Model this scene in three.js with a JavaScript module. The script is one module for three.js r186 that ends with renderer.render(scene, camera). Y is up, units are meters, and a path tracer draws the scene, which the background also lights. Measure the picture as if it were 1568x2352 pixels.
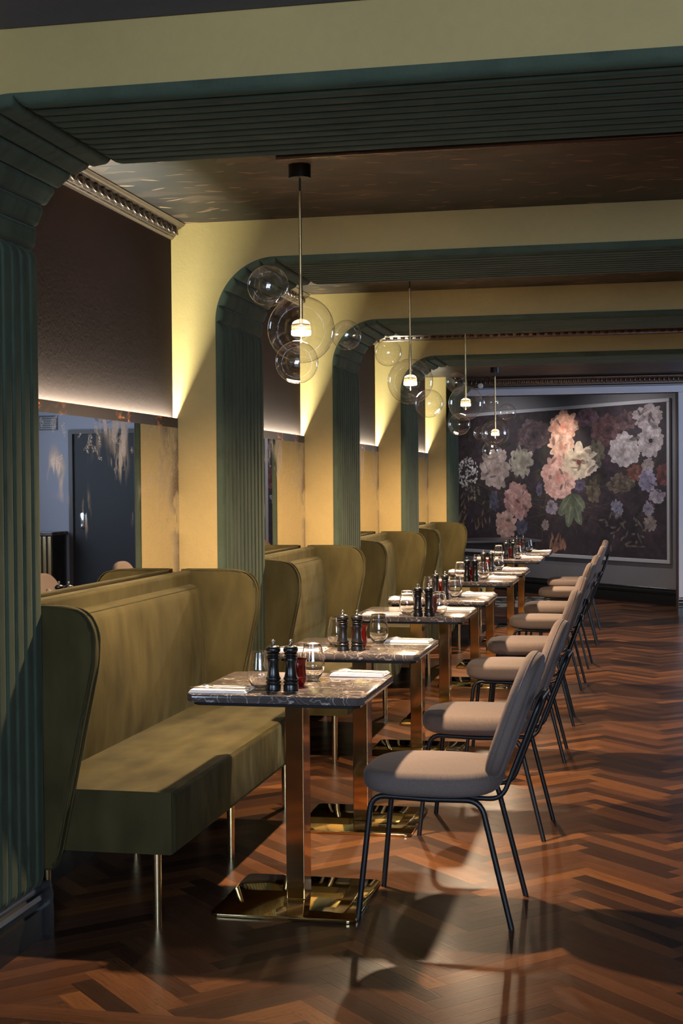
import * as THREE from 'three';
import { RoundedBoxGeometry } from 'three/addons/geometries/RoundedBoxGeometry.js';
import { mergeGeometries, mergeVertices, toCreasedNormals } from 'three/addons/utils/BufferGeometryUtils.js';
import { RectAreaLightUniformsLib } from 'three/addons/lights/RectAreaLightUniformsLib.js';
RectAreaLightUniformsLib.init();

// ------------------------------------------------------------------ camera, sky, large lights, exposure
const scene = new THREE.Scene();
const renderer = new THREE.WebGLRenderer();
renderer.toneMapping = THREE.LinearToneMapping;
renderer.toneMappingExposure = 1.45;
renderer.shadowMap.enabled = true;

const FOCAL = 3239.14;                                             // pixels, for a frame 2352 high
const camera = new THREE.PerspectiveCamera(2 * Math.atan(1176 / FOCAL) * 180 / Math.PI, 1568 / 2352, 0.05, 80);
{
  const yaw = 11.9545 * Math.PI / 180, pitch = 1.0842 * Math.PI / 180, roll = -0.4695 * Math.PI / 180;
  const fw = new THREE.Vector3(-Math.sin(yaw) * Math.cos(pitch), -Math.sin(pitch), -Math.cos(yaw) * Math.cos(pitch));
  const r = new THREE.Vector3(Math.cos(yaw), 0, -Math.sin(yaw));
  const u = new THREE.Vector3().crossVectors(r, fw);
  const r2 = r.clone().multiplyScalar(Math.cos(roll)).addScaledVector(u, Math.sin(roll));
  const u2 = u.clone().multiplyScalar(Math.cos(roll)).addScaledVector(r, -Math.sin(roll));
  camera.matrixAutoUpdate = true;
  camera.position.set(0, 1.427, 0);
  camera.quaternion.setFromRotationMatrix(new THREE.Matrix4().makeBasis(r2, u2, fw.clone().negate()));
  camera.updateMatrixWorld(true);
}
scene.background = new THREE.Color(0.62, 0.72, 0.9);               // overcast sky outside the windows of the right and rear walls

const WARM = new THREE.Color(1.0, 0.72, 0.46), COOL = new THREE.Color(0.58, 0.75, 1.0), LEDC = new THREE.Color(0.95, 1.0, 0.84);
const PENDANT_CD = 24, LED_NITS = 560, WINDOW_NITS = 19;
function areaLight(color, nits, w, h, [x, y, z], [tx, ty, tz]) {
  const l = new THREE.RectAreaLight(color, nits, w, h);
  l.position.set(x, y, z); l.lookAt(tx, ty, tz); scene.add(l); return l;
}
// daylight: windows of the right wall [z centre, width] and of the rear wall; their frames are built below
const RX = 3.3, REAR = 2.6, WIN = { y0: 1.15, y1: 2.45 };
const SIDE_WINDOWS = [[-13.2, 2.0]];
const REAR_WINDOWS = [[0.2, 1.5], [1.9, 1.3]];
for (const [z, w] of SIDE_WINDOWS) areaLight(COOL, WINDOW_NITS * 0.4, w, WIN.y1 - WIN.y0, [RX - 0.03, (WIN.y0 + WIN.y1) / 2, z], [0, (WIN.y0 + WIN.y1) / 2, z]);
for (const [x, w] of REAR_WINDOWS) areaLight(COOL, WINDOW_NITS, w, WIN.y1 - WIN.y0, [x, (WIN.y0 + WIN.y1) / 2, REAR - 0.03], [x, (WIN.y0 + WIN.y1) / 2, -1]);

// ------------------------------------------------------------------ numbers of the place (metres)
const PIER = [-3.476, -6.207, -8.711, -11.299, -14.039];           // near face of each arch
const W = 0.7055;                                                  // depth of an arch
const LX = -1.859;                                                 // face of the velvet lining on the piers
const WALLX = -2.105, MIRX = -2.08, HB = 2.43, HC = 2.634, HC4 = 2.5, END = -15.47;
const BASEX = LX - 0.036, BASEH = HB + 0.036, RAD = 0.286;         // the plane behind the padding
const BAYS = [0, 1, 2, 3].map((k) => [PIER[k] - W, PIER[k + 1]]);

// ------------------------------------------------------------------ small tools
let seedN = 7;
const rnd = () => { seedN = (seedN * 1664525 + 1013904223) >>> 0; return seedN / 4294967296; };
const rr = (a, b) => a + (b - a) * rnd();
const names = {};
function numbered(n) { const k = names[n] = (names[n] ?? -1) + 1; return k ? `${n}_${String(k).padStart(3, '0')}` : n; }
function mesh(name, geo, mat, parent) {
  const m = new THREE.Mesh(geo, mat); m.name = name; m.castShadow = m.receiveShadow = true; parent.add(m); return m;
}
function tag(o, label, category, group, kind) {
  o.userData.label = label; o.userData.category = category;
  if (group) o.userData.group = group;
  if (kind) o.userData.kind = kind;
  return o;
}
function thing(name, label, category, [x, y, z] = [0, 0, 0], turn = 0, group, kind) {
  const g = new THREE.Group(); g.name = numbered(name); g.position.set(x, y, z); g.rotation.y = turn; scene.add(g);
  return tag(g, label, category, group, kind);
}
function single(name, geo, mat, label, category, group, kind) {
  return tag(mesh(numbered(name), geo, mat, scene), label, category, group, kind);
}
function struct(name, geo, mat, label, category = 'wall') {
  const m = mesh(name, geo, mat, scene); tag(m, label, category, null, 'structure'); return m;
}
function copyOf(o, [x, y, z], turn = 0) {
  const c = o.clone(); c.name = numbered(o.name.replace(/_\d{3}$/, '')); c.position.set(x, y, z); c.rotation.y = turn; scene.add(c); return c;
}
const uvMetres = (g) => {                                          // uv in metres from the direction that a face points in
  const p = g.attributes.position, n = g.attributes.normal, uv = new Float32Array(p.count * 2);
  for (let i = 0; i < p.count; i++) {
    const ax = Math.abs(n.getX(i)), ay = Math.abs(n.getY(i)), az = Math.abs(n.getZ(i));
    const [a, b] = ax >= ay && ax >= az ? [p.getZ(i), p.getY(i)] : ay >= az ? [p.getX(i), p.getZ(i)] : [p.getX(i), p.getY(i)];
    uv[2 * i] = a; uv[2 * i + 1] = b;
  }
  g.setAttribute('uv', new THREE.BufferAttribute(uv, 2)); return g;
};
const bx = (x0, x1, y0, y1, z0, z1) => uvMetres(new THREE.BoxGeometry(Math.abs(x1 - x0), Math.abs(y1 - y0), Math.abs(z1 - z0)).translate((x0 + x1) / 2, (y0 + y1) / 2, (z0 + z1) / 2));
const rbx = (x0, x1, y0, y1, z0, z1, r = 0.004, s = 2) => uvMetres(new RoundedBoxGeometry(Math.abs(x1 - x0), Math.abs(y1 - y0), Math.abs(z1 - z0), s, r).translate((x0 + x1) / 2, (y0 + y1) / 2, (z0 + z1) / 2));
const cyl = (r0, r1, h, x, y, z, seg = 24) => new THREE.CylinderGeometry(r1, r0, h, seg).translate(x, y + h / 2, z);
const merge = (list) => mergeGeometries(list.map((g) => { const q = g.index ? g.toNonIndexed() : g; for (const k of Object.keys(q.attributes)) if (!['position', 'normal', 'uv'].includes(k)) q.deleteAttribute(k); return q; }), false);
const lathe = (pts, seg = 32) => new THREE.LatheGeometry(pts.map(([a, b]) => new THREE.Vector2(a, b)), seg);
function fillet(points, r) {                                       // a polyline with rounded corners
  const P = points.map((p) => new THREE.Vector3(...p)), path = new THREE.CurvePath();
  let at = P[0];
  for (let i = 1; i < P.length - 1; i++) {
    const a = P[i - 1].clone().sub(P[i]), b = P[i + 1].clone().sub(P[i]);
    const cut = Math.min(r, a.length() * 0.48, b.length() * 0.48);
    const s = P[i].clone().addScaledVector(a.normalize(), cut), e = P[i].clone().addScaledVector(b.normalize(), cut);
    if (at.distanceTo(s) > 1e-4) path.add(new THREE.LineCurve3(at, s));
    path.add(new THREE.QuadraticBezierCurve3(s, P[i], e)); at = e;
  }
  path.add(new THREE.LineCurve3(at, P[P.length - 1]));
  return path;
}
const tube = (points, rad, r = 0.05, seg = 60, sides = 10) => new THREE.TubeGeometry(fillet(points, r), seg, rad, sides, false);
function extrude(shapePts, depth, bevel, toWorld, seg = 3) {       // a flat outline pulled along its normal, edges rounded, placed by toWorld(a, b, c)
  const s = shapePts instanceof THREE.Shape ? shapePts : new THREE.Shape(shapePts.map(([a, b]) => new THREE.Vector2(a, b)));
  let g = new THREE.ExtrudeGeometry(s, { depth: depth - 2 * bevel, bevelEnabled: bevel > 0, bevelSize: bevel, bevelOffset: -bevel, bevelThickness: bevel, bevelSegments: seg, curveSegments: 14 });
  const p = g.attributes.position;
  for (let i = 0; i < p.count; i++) { const [x, y, z] = toWorld(p.getX(i), p.getY(i), p.getZ(i) + bevel); p.setXYZ(i, x, y, z); }
  // keep faces outward whatever the mapping's handedness
  const o = toWorld(0, 0, 0), ex = toWorld(1, 0, 0), ey = toWorld(0, 1, 0), ez = toWorld(0, 0, 1);
  const det = new THREE.Vector3(ex[0] - o[0], ex[1] - o[1], ex[2] - o[2]).cross(new THREE.Vector3(ey[0] - o[0], ey[1] - o[1], ey[2] - o[2])).dot(new THREE.Vector3(ez[0] - o[0], ez[1] - o[1], ez[2] - o[2]));
  if (det < 0) for (let i = 0; i < p.count; i += 3) { const t = [p.getX(i + 1), p.getY(i + 1), p.getZ(i + 1)]; p.setXYZ(i + 1, p.getX(i + 2), p.getY(i + 2), p.getZ(i + 2)); p.setXYZ(i + 2, ...t); }
  g.deleteAttribute('uv'); g.deleteAttribute('normal');
  g = toCreasedNormals(g, 0.7);
  return uvMetres(g);
}
function gridGeo(nu, nv, f) {                                      // a closed or open patch from f(u, v) -> [x, y, z]; uv in metres set by f's 4th and 5th values
  const pos = [], uv = [], idx = [];
  for (let j = 0; j <= nv; j++) for (let i = 0; i <= nu; i++) { const q = f(i / nu, j / nv); pos.push(q[0], q[1], q[2]); uv.push(q[3] ?? i / nu, q[4] ?? j / nv); }
  for (let j = 0; j < nv; j++) for (let i = 0; i < nu; i++) { const a = j * (nu + 1) + i, b = a + 1, c = a + nu + 1, d = c + 1; idx.push(a, b, d, a, d, c); }
  const g = new THREE.BufferGeometry();
  g.setAttribute('position', new THREE.Float32BufferAttribute(pos, 3)); g.setAttribute('uv', new THREE.Float32BufferAttribute(uv, 2)); g.setIndex(idx); g.computeVertexNormals(); return g;
}
const sgnpow = (v, e) => Math.sign(v) * Math.abs(v) ** e;
function pad(ax, az, hgt, n = 2.6, dome = 0.008, nu = 40, nv = 14) { // an upholstered pad: superellipse plan, pill-shaped side, from y = 0 to hgt
  const e = 2 / n, r = hgt / 2;
  return gridGeo(nu, nv, (u, v) => {
    const t = -u * Math.PI * 2, ph = (v - 0.5) * Math.PI, c = sgnpow(Math.cos(t), e), s = sgnpow(Math.sin(t), e);
    const k = v < 0.08 ? v / 0.08 : v > 0.92 ? (1 - v) / 0.08 : 1, q = v < 0.08 || v > 0.92 ? 0 : (v - 0.08) / 0.84;
    const pq = (q - 0.5) * Math.PI, cc = v < 0.08 || v > 0.92 ? 0 : sgnpow(Math.cos(pq), 0.8);
    const rx = v < 0.08 || v > 0.92 ? (ax - r) * k : ax - r + r * cc, rz = v < 0.08 || v > 0.92 ? (az - r) * k : az - r + r * cc;
    const y = v < 0.08 ? -(1 - k) * dome * 0.2 : v > 0.92 ? hgt + dome * (1 - k * k) : r + r * sgnpow(Math.sin(pq), 0.8);
    return [c * rx, y, s * rz, c * rx + 0.3 * y, s * rz + y];
  });
}

// ------------------------------------------------------------------ textures
function hash(x, y, s) { let h = Math.imul(x, 374761393) ^ Math.imul(y, 668265263) ^ Math.imul(s, 1442695041); h = Math.imul(h ^ (h >>> 13), 1274126177); return ((h ^ (h >>> 16)) >>> 0) / 4294967296; }
function vnoise(x, y, px, py, s) {                                 // tileable value noise
  const x0 = Math.floor(x), y0 = Math.floor(y), fx = x - x0, fy = y - y0, u = fx * fx * (3 - 2 * fx), v = fy * fy * (3 - 2 * fy);
  const a = ((x0 % px) + px) % px, b = (a + 1) % px, c = ((y0 % py) + py) % py, d = (c + 1) % py;
  return (hash(a, c, s) * (1 - u) + hash(b, c, s) * u) * (1 - v) + (hash(a, d, s) * (1 - u) + hash(b, d, s) * u) * v;
}
function fbm(u, v, fx, fy, oct, s) { let t = 0, a = 0.5, n = 0; for (let o = 0; o < oct; o++) { t += a * vnoise(u * fx, v * fy, fx, fy, s + o); n += a; a *= 0.5; fx *= 2; fy *= 2; } return t / n; }
function tex(w, h, f, { srgb = false, rep = [1, 1] } = {}) {       // f(u, v) -> grey or [r, g, b], 0..1
  const d = new Uint8Array(w * h * 4);
  for (let j = 0; j < h; j++) for (let i = 0; i < w; i++) {
    const c = f(i / w, j / h), k = 4 * (j * w + i), q = typeof c === 'number' ? [c, c, c] : c;
    for (let m = 0; m < 3; m++) d[k + m] = Math.max(0, Math.min(255, Math.round(q[m] * 255)));
    d[k + 3] = 255;
  }
  const t = new THREE.DataTexture(d, w, h); t.magFilter = THREE.LinearFilter; t.minFilter = THREE.LinearFilter; t.wrapS = t.wrapT = THREE.RepeatWrapping;
  if (srgb) t.colorSpace = THREE.SRGBColorSpace; t.repeat.set(...rep); t.needsUpdate = true; return t;
}
const lerp3 = (a, b, t) => a.map((v, i) => v + (b[i] - v) * t), cl = (x) => Math.max(0, Math.min(1, x)), sm = (a, b, x) => { const t = cl((x - a) / (b - a)); return t * t * (3 - 2 * t); };

const napTex = tex(512, 512, (u, v) => 0.72 + 0.62 * (fbm(u, v, 5, 4, 4, 11) - 0.5) + 0.4 * (fbm(u, v, 16, 5, 4, 21) - 0.5) + 0.1 * (hash(u * 512 | 0, v * 512 | 0, 3) - 0.5), { rep: [1.1, 1.1] });   // velvet nap brushed this way and that
const nap2Tex = tex(512, 512, (u, v) => { const b = sm(0.55, 0.75, fbm(u, v, 22, 7, 3, 5)); return 0.8 + 0.4 * (fbm(u, v, 7, 5, 5, 9) - 0.5) - 0.14 * b + 0.1 * (hash(u * 512 | 0, v * 512 | 0, 6) - 0.5); }, { rep: [1.6, 1.0] });
const foldTex = tex(512, 512, (u, v) => fbm(u, v, 6, 3, 4, 31), { rep: [0.7, 0.7] });
const paintTex = tex(512, 512, (u, v) => 0.86 + 0.2 * (fbm(u, v, 3, 3, 5, 41) - 0.5) + 0.05 * (fbm(u, v, 60, 60, 2, 43) - 0.5), { rep: [0.7, 0.7] });
const plasterBump = tex(512, 512, (u, v) => fbm(u, v, 90, 90, 3, 47), { rep: [1.3, 1.3] });
const grainTex = tex(1024, 256, (u, v) => {
  const warp = 0.02 * fbm(u, v, 4, 4, 2, 61), g = fbm(u * 1, (v + warp) % 1, 5, 70, 3, 62), pores = sm(0.62, 0.8, fbm(u, v, 40, 128, 2, 66)), band = fbm(u, v, 2, 12, 3, 69);
  const rings = 0.5 + 0.5 * Math.sin((v * 26 + 3.2 * fbm(u, v, 3, 3, 3, 71)) * Math.PI * 2);
  return 0.76 + 0.3 * (g - 0.5) + 0.32 * (band - 0.5) + 0.06 * (rings - 0.5) - 0.25 * pores;
}, { rep: [1, 1] });
const weaveTex = tex(512, 512, (u, v) => { const a = Math.sin(u * 512 * Math.PI / 2), b = Math.sin(v * 512 * Math.PI / 2); return 0.8 + 0.1 * a * b + 0.3 * (fbm(u, v, 120, 120, 2, 81) - 0.5) + 0.18 * (fbm(u, v, 200, 24, 2, 84) - 0.5); }, { rep: [5, 5] });
const marbleTex = tex(1024, 1024, (u, v) => {
  const w1 = fbm(u, v, 3, 3, 5, 91), w2 = fbm(u, v, 5, 5, 4, 97);
  const lines = Math.abs(Math.sin((u * 0.6 + v * 1.6 + 1.1 * w1) * 34 + 3 * w2)), fine = 1 - sm(0.0, 0.38, lines);
  const big = 1 - sm(0.0, 0.05, Math.abs(fbm(u, v, 3, 4, 4, 102) - 0.5)), mask = sm(0.42, 0.72, fbm(u, v, 4, 4, 3, 109));
  const t = cl(fine * (0.28 + 0.55 * mask) + big * 0.55 * sm(0.4, 0.7, w2));
  return lerp3(lerp3([0.2, 0.185, 0.18], [0.4, 0.36, 0.35], w1), [0.95, 0.9, 0.86], t);
}, { srgb: true, rep: [2.6, 2.6] });
const collageTex = (() => {                                        // torn strips of brown paper laid over each other
  const c = document.createElement('canvas'); c.width = 1024; c.height = 1024; const g = c.getContext('2d');
  g.fillStyle = '#3c2e26'; g.fillRect(0, 0, 1024, 1024);
  const blob = (x, y, a, b, rot, col, n = 12) => {
    const r = []; for (let i = 0; i < n; i++) r.push(0.65 + 0.5 * rnd());
    for (const dx of [-1024, 0, 1024]) for (const dy of [-1024, 0, 1024]) {
      if (x + dx + a < -60 || x + dx - a > 1084 || y + dy + a < -60 || y + dy - a > 1084) continue;
      g.fillStyle = col; g.beginPath();
      for (let i = 0; i < n; i++) { const t = i / n * 6.2832, px = a * r[i] * Math.cos(t), py = b * r[i] * Math.sin(t); const X = x + dx + px * Math.cos(rot) - py * Math.sin(rot), Y = y + dy + px * Math.sin(rot) + py * Math.cos(rot); i ? g.lineTo(X, Y) : g.moveTo(X, Y); }
      g.closePath(); g.fill();
    }
  };
  for (let i = 0; i < 340; i++) { const s = rnd(); const v = 34 + 66 * s * s; blob(rnd() * 1024, rnd() * 1024, rr(40, 150), rr(14, 46), rr(-0.35, 0.35), `rgb(${v * 1.22 | 0},${v | 0},${v * 0.82 | 0})`, 14); }
  for (let i = 0; i < 150; i++) { const v = rr(140, 215); blob(rnd() * 1024, rnd() * 1024, rr(9, 30), rr(3, 8), rr(-0.6, 0.6), `rgb(${v | 0},${v * 0.83 | 0},${v * 0.64 | 0})`, 9); }
  const t = new THREE.CanvasTexture(c); t.colorSpace = THREE.SRGBColorSpace; t.wrapS = t.wrapT = THREE.RepeatWrapping; t.repeat.set(0.55, 0.55); return t;
})();
const mirStain = (u, v) => {                                       // worn silver: u along the wall, v up; drips from the top edge, blooms along the ends
  const grain = hash(u * 1024 | 0, v * 512 | 0, 7), drip = fbm(u, v, 60, 14, 4, 121), top = sm(0.45, 1.0, v + 0.3 * (fbm(u, 0.3, 9, 2, 3, 123) - 0.5));
  const a = sm(0.6 - 0.3 * top, 0.78 - 0.2 * top, drip) * sm(0.15, 0.75, top) * sm(0.36, 0.58, fbm(u, v, 5, 3, 3, 129));
  const ends = sm(0.1, 0.0, Math.min(u, 1 - u) + 0.09 * (fbm(u, v, 5, 9, 3, 133) - 0.3)), b = sm(0.4, 0.6, fbm(u, v, 30, 14, 3, 137)) * ends;
  const c = Math.max(a, b); return cl(c * (0.45 + 0.75 * grain) + (fbm(u, v, 40, 30, 2, 139) * top > 0.62 && grain > 0.8 ? 0.6 : 0));
};
const mirColor = tex(1024, 512, (u, v) => lerp3([0.86, 0.85, 0.84], [0.28, 0.22, 0.175], mirStain(u, v)), { srgb: true });
const mirRough = tex(1024, 512, (u, v) => { const s = mirStain(u, v); return [0, 0.012 + 0.45 * s, 1 - 0.7 * s]; });
const rustTex = tex(1024, 64, (u, v) => lerp3([0.15, 0.1, 0.07], [0.8, 0.52, 0.24], sm(0.42, 0.72, fbm(u, v, 60, 3, 4, 141)) * sm(0.35, 0.6, fbm(u, 0.5, 9, 2, 2, 144))), { srgb: true });

// ------------------------------------------------------------------ materials
const std = (color, roughness = 0.6, extra = {}) => new THREE.MeshStandardMaterial({ color: Array.isArray(color) ? new THREE.Color().setRGB(...color) : color, roughness, ...extra });
const phy = (color, roughness = 0.6, extra = {}) => new THREE.MeshPhysicalMaterial({ color: Array.isArray(color) ? new THREE.Color().setRGB(...color) : color, roughness, ...extra });
const M = {
  paint: std([0.385, 0.272, 0.092], 0.68, { map: paintTex, bumpMap: plasterBump, bumpScale: 0.0006 }),
  navy: std([0.055, 0.06, 0.1], 0.55, { bumpMap: plasterBump, bumpScale: 0.0006 }),
  brownWall: phy([0.042, 0.028, 0.024], 0.8, { bumpMap: plasterBump, bumpScale: 0.0003, specularIntensity: 0.05 }),
  lilac: std([0.36, 0.35, 0.4], 0.7, { bumpMap: plasterBump, bumpScale: 0.0004 }),
  trimWhite: std([0.5, 0.5, 0.58], 0.45),
  reveal: std([0.07, 0.052, 0.045], 0.5),
  greyWall: std([0.19, 0.175, 0.175], 0.7, { map: paintTex }),
  ceiling: std([0.32, 0.27, 0.25], 0.5, { map: collageTex, bumpMap: collageTex, bumpScale: 0.002 }),
  archVelvet: phy([0.06, 0.079, 0.053], 0.9, { map: nap2Tex, sheen: 0.2, sheenRoughness: 0.6, sheenColor: new THREE.Color(0.6, 0.58, 0.44), specularIntensity: 0.2 }),
  seatVelvet: phy([0.062, 0.05, 0.0185], 0.9, { map: napTex, bumpMap: foldTex, bumpScale: 0.016, sheen: 0.2, sheenRoughness: 0.5, sheenColor: new THREE.Color(0.45, 0.5, 0.33), specularIntensity: 0.2 }),
  black: std([0.012, 0.011, 0.011], 0.25),
  blackWood: std([0.007, 0.0062, 0.006], 0.3),
  blackMetal: std([0.006, 0.006, 0.007], 0.42),
  skirting: phy([0.012, 0.01, 0.009], 0.22),
  cornice: std([0.14, 0.105, 0.085], 0.22, { metalness: 0.7 }),
  mirror: std([1, 1, 1], 1, { map: mirColor, metalness: 1, roughnessMap: mirRough, metalnessMap: mirRough }),
  rust: phy([1, 1, 1], 0.75, { map: rustTex, transmission: 0.25, thickness: 0 }),
  marble: phy([1, 1, 1], 0.1, { map: marbleTex }),
  brass: std([0.79, 0.51, 0.22], 0.08, { metalness: 1 }),
  brassPlate: std([0.8, 0.62, 0.3], 0.05, { metalness: 1 }),
  brassSatin: std([0.78, 0.6, 0.33], 0.26, { metalness: 1 }),
  steel: std([0.75, 0.74, 0.72], 0.14, { metalness: 1 }),
  chairFabric: phy([0.165, 0.122, 0.104], 0.95, { map: weaveTex, bumpMap: weaveTex, bumpScale: 0.0006, sheen: 0.4, sheenRoughness: 0.5, sheenColor: new THREE.Color(0.4, 0.38, 0.38) }),
  glass: phy([1, 1, 1], 0.0, { transmission: 1, thickness: 0, ior: 1.5 }),
  globe: phy([1, 1, 1], 0.0, { transmission: 1, thickness: 0, ior: 1.8 }),
  redGlass: phy([0.42, 0.012, 0.006], 0.05, { transmission: 0.85, thickness: 0 }),
  linen: std([0.72, 0.69, 0.69], 0.85),
  lampGlow: new THREE.MeshStandardMaterial({ color: 0xffffff, emissive: new THREE.Color(1.0, 0.86, 0.66), emissiveIntensity: 14 }),
  ledGlow: new THREE.MeshStandardMaterial({ color: 0xffffff, emissive: LEDC, emissiveIntensity: 3 }),
  lightGlow: new THREE.MeshStandardMaterial({ color: 0xffffff, emissive: new THREE.Color(1, 0.93, 0.82), emissiveIntensity: 6 }),
  doorDark: std([0.014, 0.012, 0.013], 0.6),
  whitePlastic: std([0.7, 0.66, 0.6], 0.4),
};
// planks: eight tones
const PLANK_TONES = [[0.1, 0.042, 0.02], [0.125, 0.052, 0.024], [0.066, 0.03, 0.016], [0.16, 0.066, 0.027], [0.046, 0.022, 0.0135], [0.107, 0.047, 0.024], [0.205, 0.083, 0.03], [0.08, 0.037, 0.02]];
const plankMats = PLANK_TONES.map((c) => phy(c, 0.28, { map: grainTex, bumpMap: grainTex, bumpScale: 0.0004, specularIntensity: 0.22 }));
const plankRest = phy([1, 1, 1], 0.28, { map: grainTex, bumpMap: grainTex, bumpScale: 0.0004, vertexColors: true, specularIntensity: 0.22 });

// ------------------------------------------------------------------ room shell
const ZE = -20.6;
{
  // floor: slab, then herringbone planks laid on it
  const floor = struct('floor', bx(-3.2, RX + 0.3, -0.12, -0.0012, REAR + 0.2, ZE), std([0.02, 0.012, 0.008], 0.8), 'dark brown herringbone oak floor of the dining room', 'floor');
  const w = 0.0686, L = 7 * w, q = Math.SQRT1_2, X0 = -0.54 - L * q, Z0 = -4.361;
  const plankGeo = [0, 1, 2, 3, 4, 5].map((k) => {                 // lies along x, chamfered long edges; uv: grain along the length
    const l = L / 2 - 0.0001, b = w / 2 - 0.0001, t = 0.0011, c = 0.00015;
    const pos = [], idx = [], uv = [];
    const ring = (dx, y) => [[-l + dx, y, -b + dx], [l - dx, y, -b + dx], [l - dx, y, b - dx], [-l + dx, y, b - dx]];
    for (const p of [...ring(0, -t), ...ring(0, -0.0007), ...ring(c, 0)]) { pos.push(...p); uv.push(p[0] * 0.9 + k * 0.173, p[2] * 2.6 + k * 0.37); }
    for (let s = 0; s < 2; s++) for (let i = 0; i < 4; i++) { const a = s * 4 + i, d = s * 4 + (i + 1) % 4; idx.push(a, a + 4, d + 4, a, d + 4, d); }
    idx.push(8, 11, 10, 8, 10, 9);
    const g = new THREE.BufferGeometry(); g.setAttribute('position', new THREE.Float32BufferAttribute(pos, 3)); g.setAttribute('uv', new THREE.Float32BufferAttribute(uv, 2)); g.setIndex(idx);
    const h = g.toNonIndexed(); h.computeVertexNormals(); return h;
  });
  const list = [], v = new THREE.Vector3(), BORD0 = -3.52, BORD1 = -3.605;
  const inRoom = (x, z) => x > -2.7 && x < RX + 0.1 && z < REAR + 0.1 && z > ZE + 0.1;
  for (let k = -8; k <= 10; k++) for (let i = -240; i <= 140; i++) for (const vert of [0, 1]) {
    // herringbone in plank widths: H lies [i, i+7] x [i, i+1], V stands [i+7, i+8] x [i-6, i+1]
    const u = (vert ? i + 7.5 : i + 3.5) + 7 * k, t = (vert ? i - 2.5 : i + 0.5) - 7 * k;
    const x = X0 + (u - t) * w * q, z = Z0 + (u + t - 7) * w * q;
    if (!inRoom(x, z)) continue;
    v.set(x, 0, z).project(camera);
    const seen = v.z < 1 && Math.abs(v.x) < 1.06 && Math.abs(v.y) < 1.06;
    const hidden = (x < -1.55 && z < -4.2) || (x < LX - 0.1);
    list.push({ x, z, turn: vert ? Math.PI / 4 : -Math.PI / 4, d: Math.hypot(x, z) + (seen && !hidden ? 0 : 100), tone: rnd() * PLANK_TONES.length | 0, uv: rnd() * 6 | 0 });
  }
  list.sort((a, b) => a.d - b.d);
  const near = list.slice(0, 298), rest = list.slice(298);
  for (const p of near) { const m = mesh('plank', plankGeo[p.uv], plankMats[p.tone], floor); m.position.set(p.x, 0, p.z); m.rotation.y = p.turn; }
  const base = plankGeo.map((g) => g.toNonIndexed ? g : g), n = base[0].attributes.position.count;
  const P = new Float32Array(rest.length * n * 3), N = new Float32Array(rest.length * n * 3), U = new Float32Array(rest.length * n * 2), C = new Float32Array(rest.length * n * 3);
  rest.forEach((p, a) => {
    const g = base[p.uv], c = Math.cos(p.turn), s = Math.sin(p.turn), tone = PLANK_TONES[p.tone];
    for (let i = 0; i < n; i++) {
      const o = a * n + i, x = g.attributes.position.getX(i), y = g.attributes.position.getY(i), z = g.attributes.position.getZ(i), nx = g.attributes.normal.getX(i), ny = g.attributes.normal.getY(i), nz = g.attributes.normal.getZ(i);
      P.set([p.x + c * x + s * z, y, p.z - s * x + c * z], o * 3); N.set([c * nx + s * nz, ny, -s * nx + c * nz], o * 3);
      U.set([g.attributes.uv.getX(i), g.attributes.uv.getY(i)], o * 2); C.set(tone, o * 3);
    }
  });
  const g = new THREE.BufferGeometry();
  g.setAttribute('position', new THREE.BufferAttribute(P, 3)); g.setAttribute('normal', new THREE.BufferAttribute(N, 3)); g.setAttribute('uv', new THREE.BufferAttribute(U, 2)); g.setAttribute('color', new THREE.BufferAttribute(C, 3));
  mesh('plank_field', g, plankRest, floor).userData.kind = 'stuff';
  const bb = bx(BASEX, RX, 0, 0.0018, -3.594, -3.5), up = bb.attributes.uv; for (let i = 0; i < up.count; i++) up.setXY(i, up.getX(i) * 0.9, up.getY(i) * 2.6);
  mesh('border_board', bb, plankMats[1], floor);
}
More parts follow.
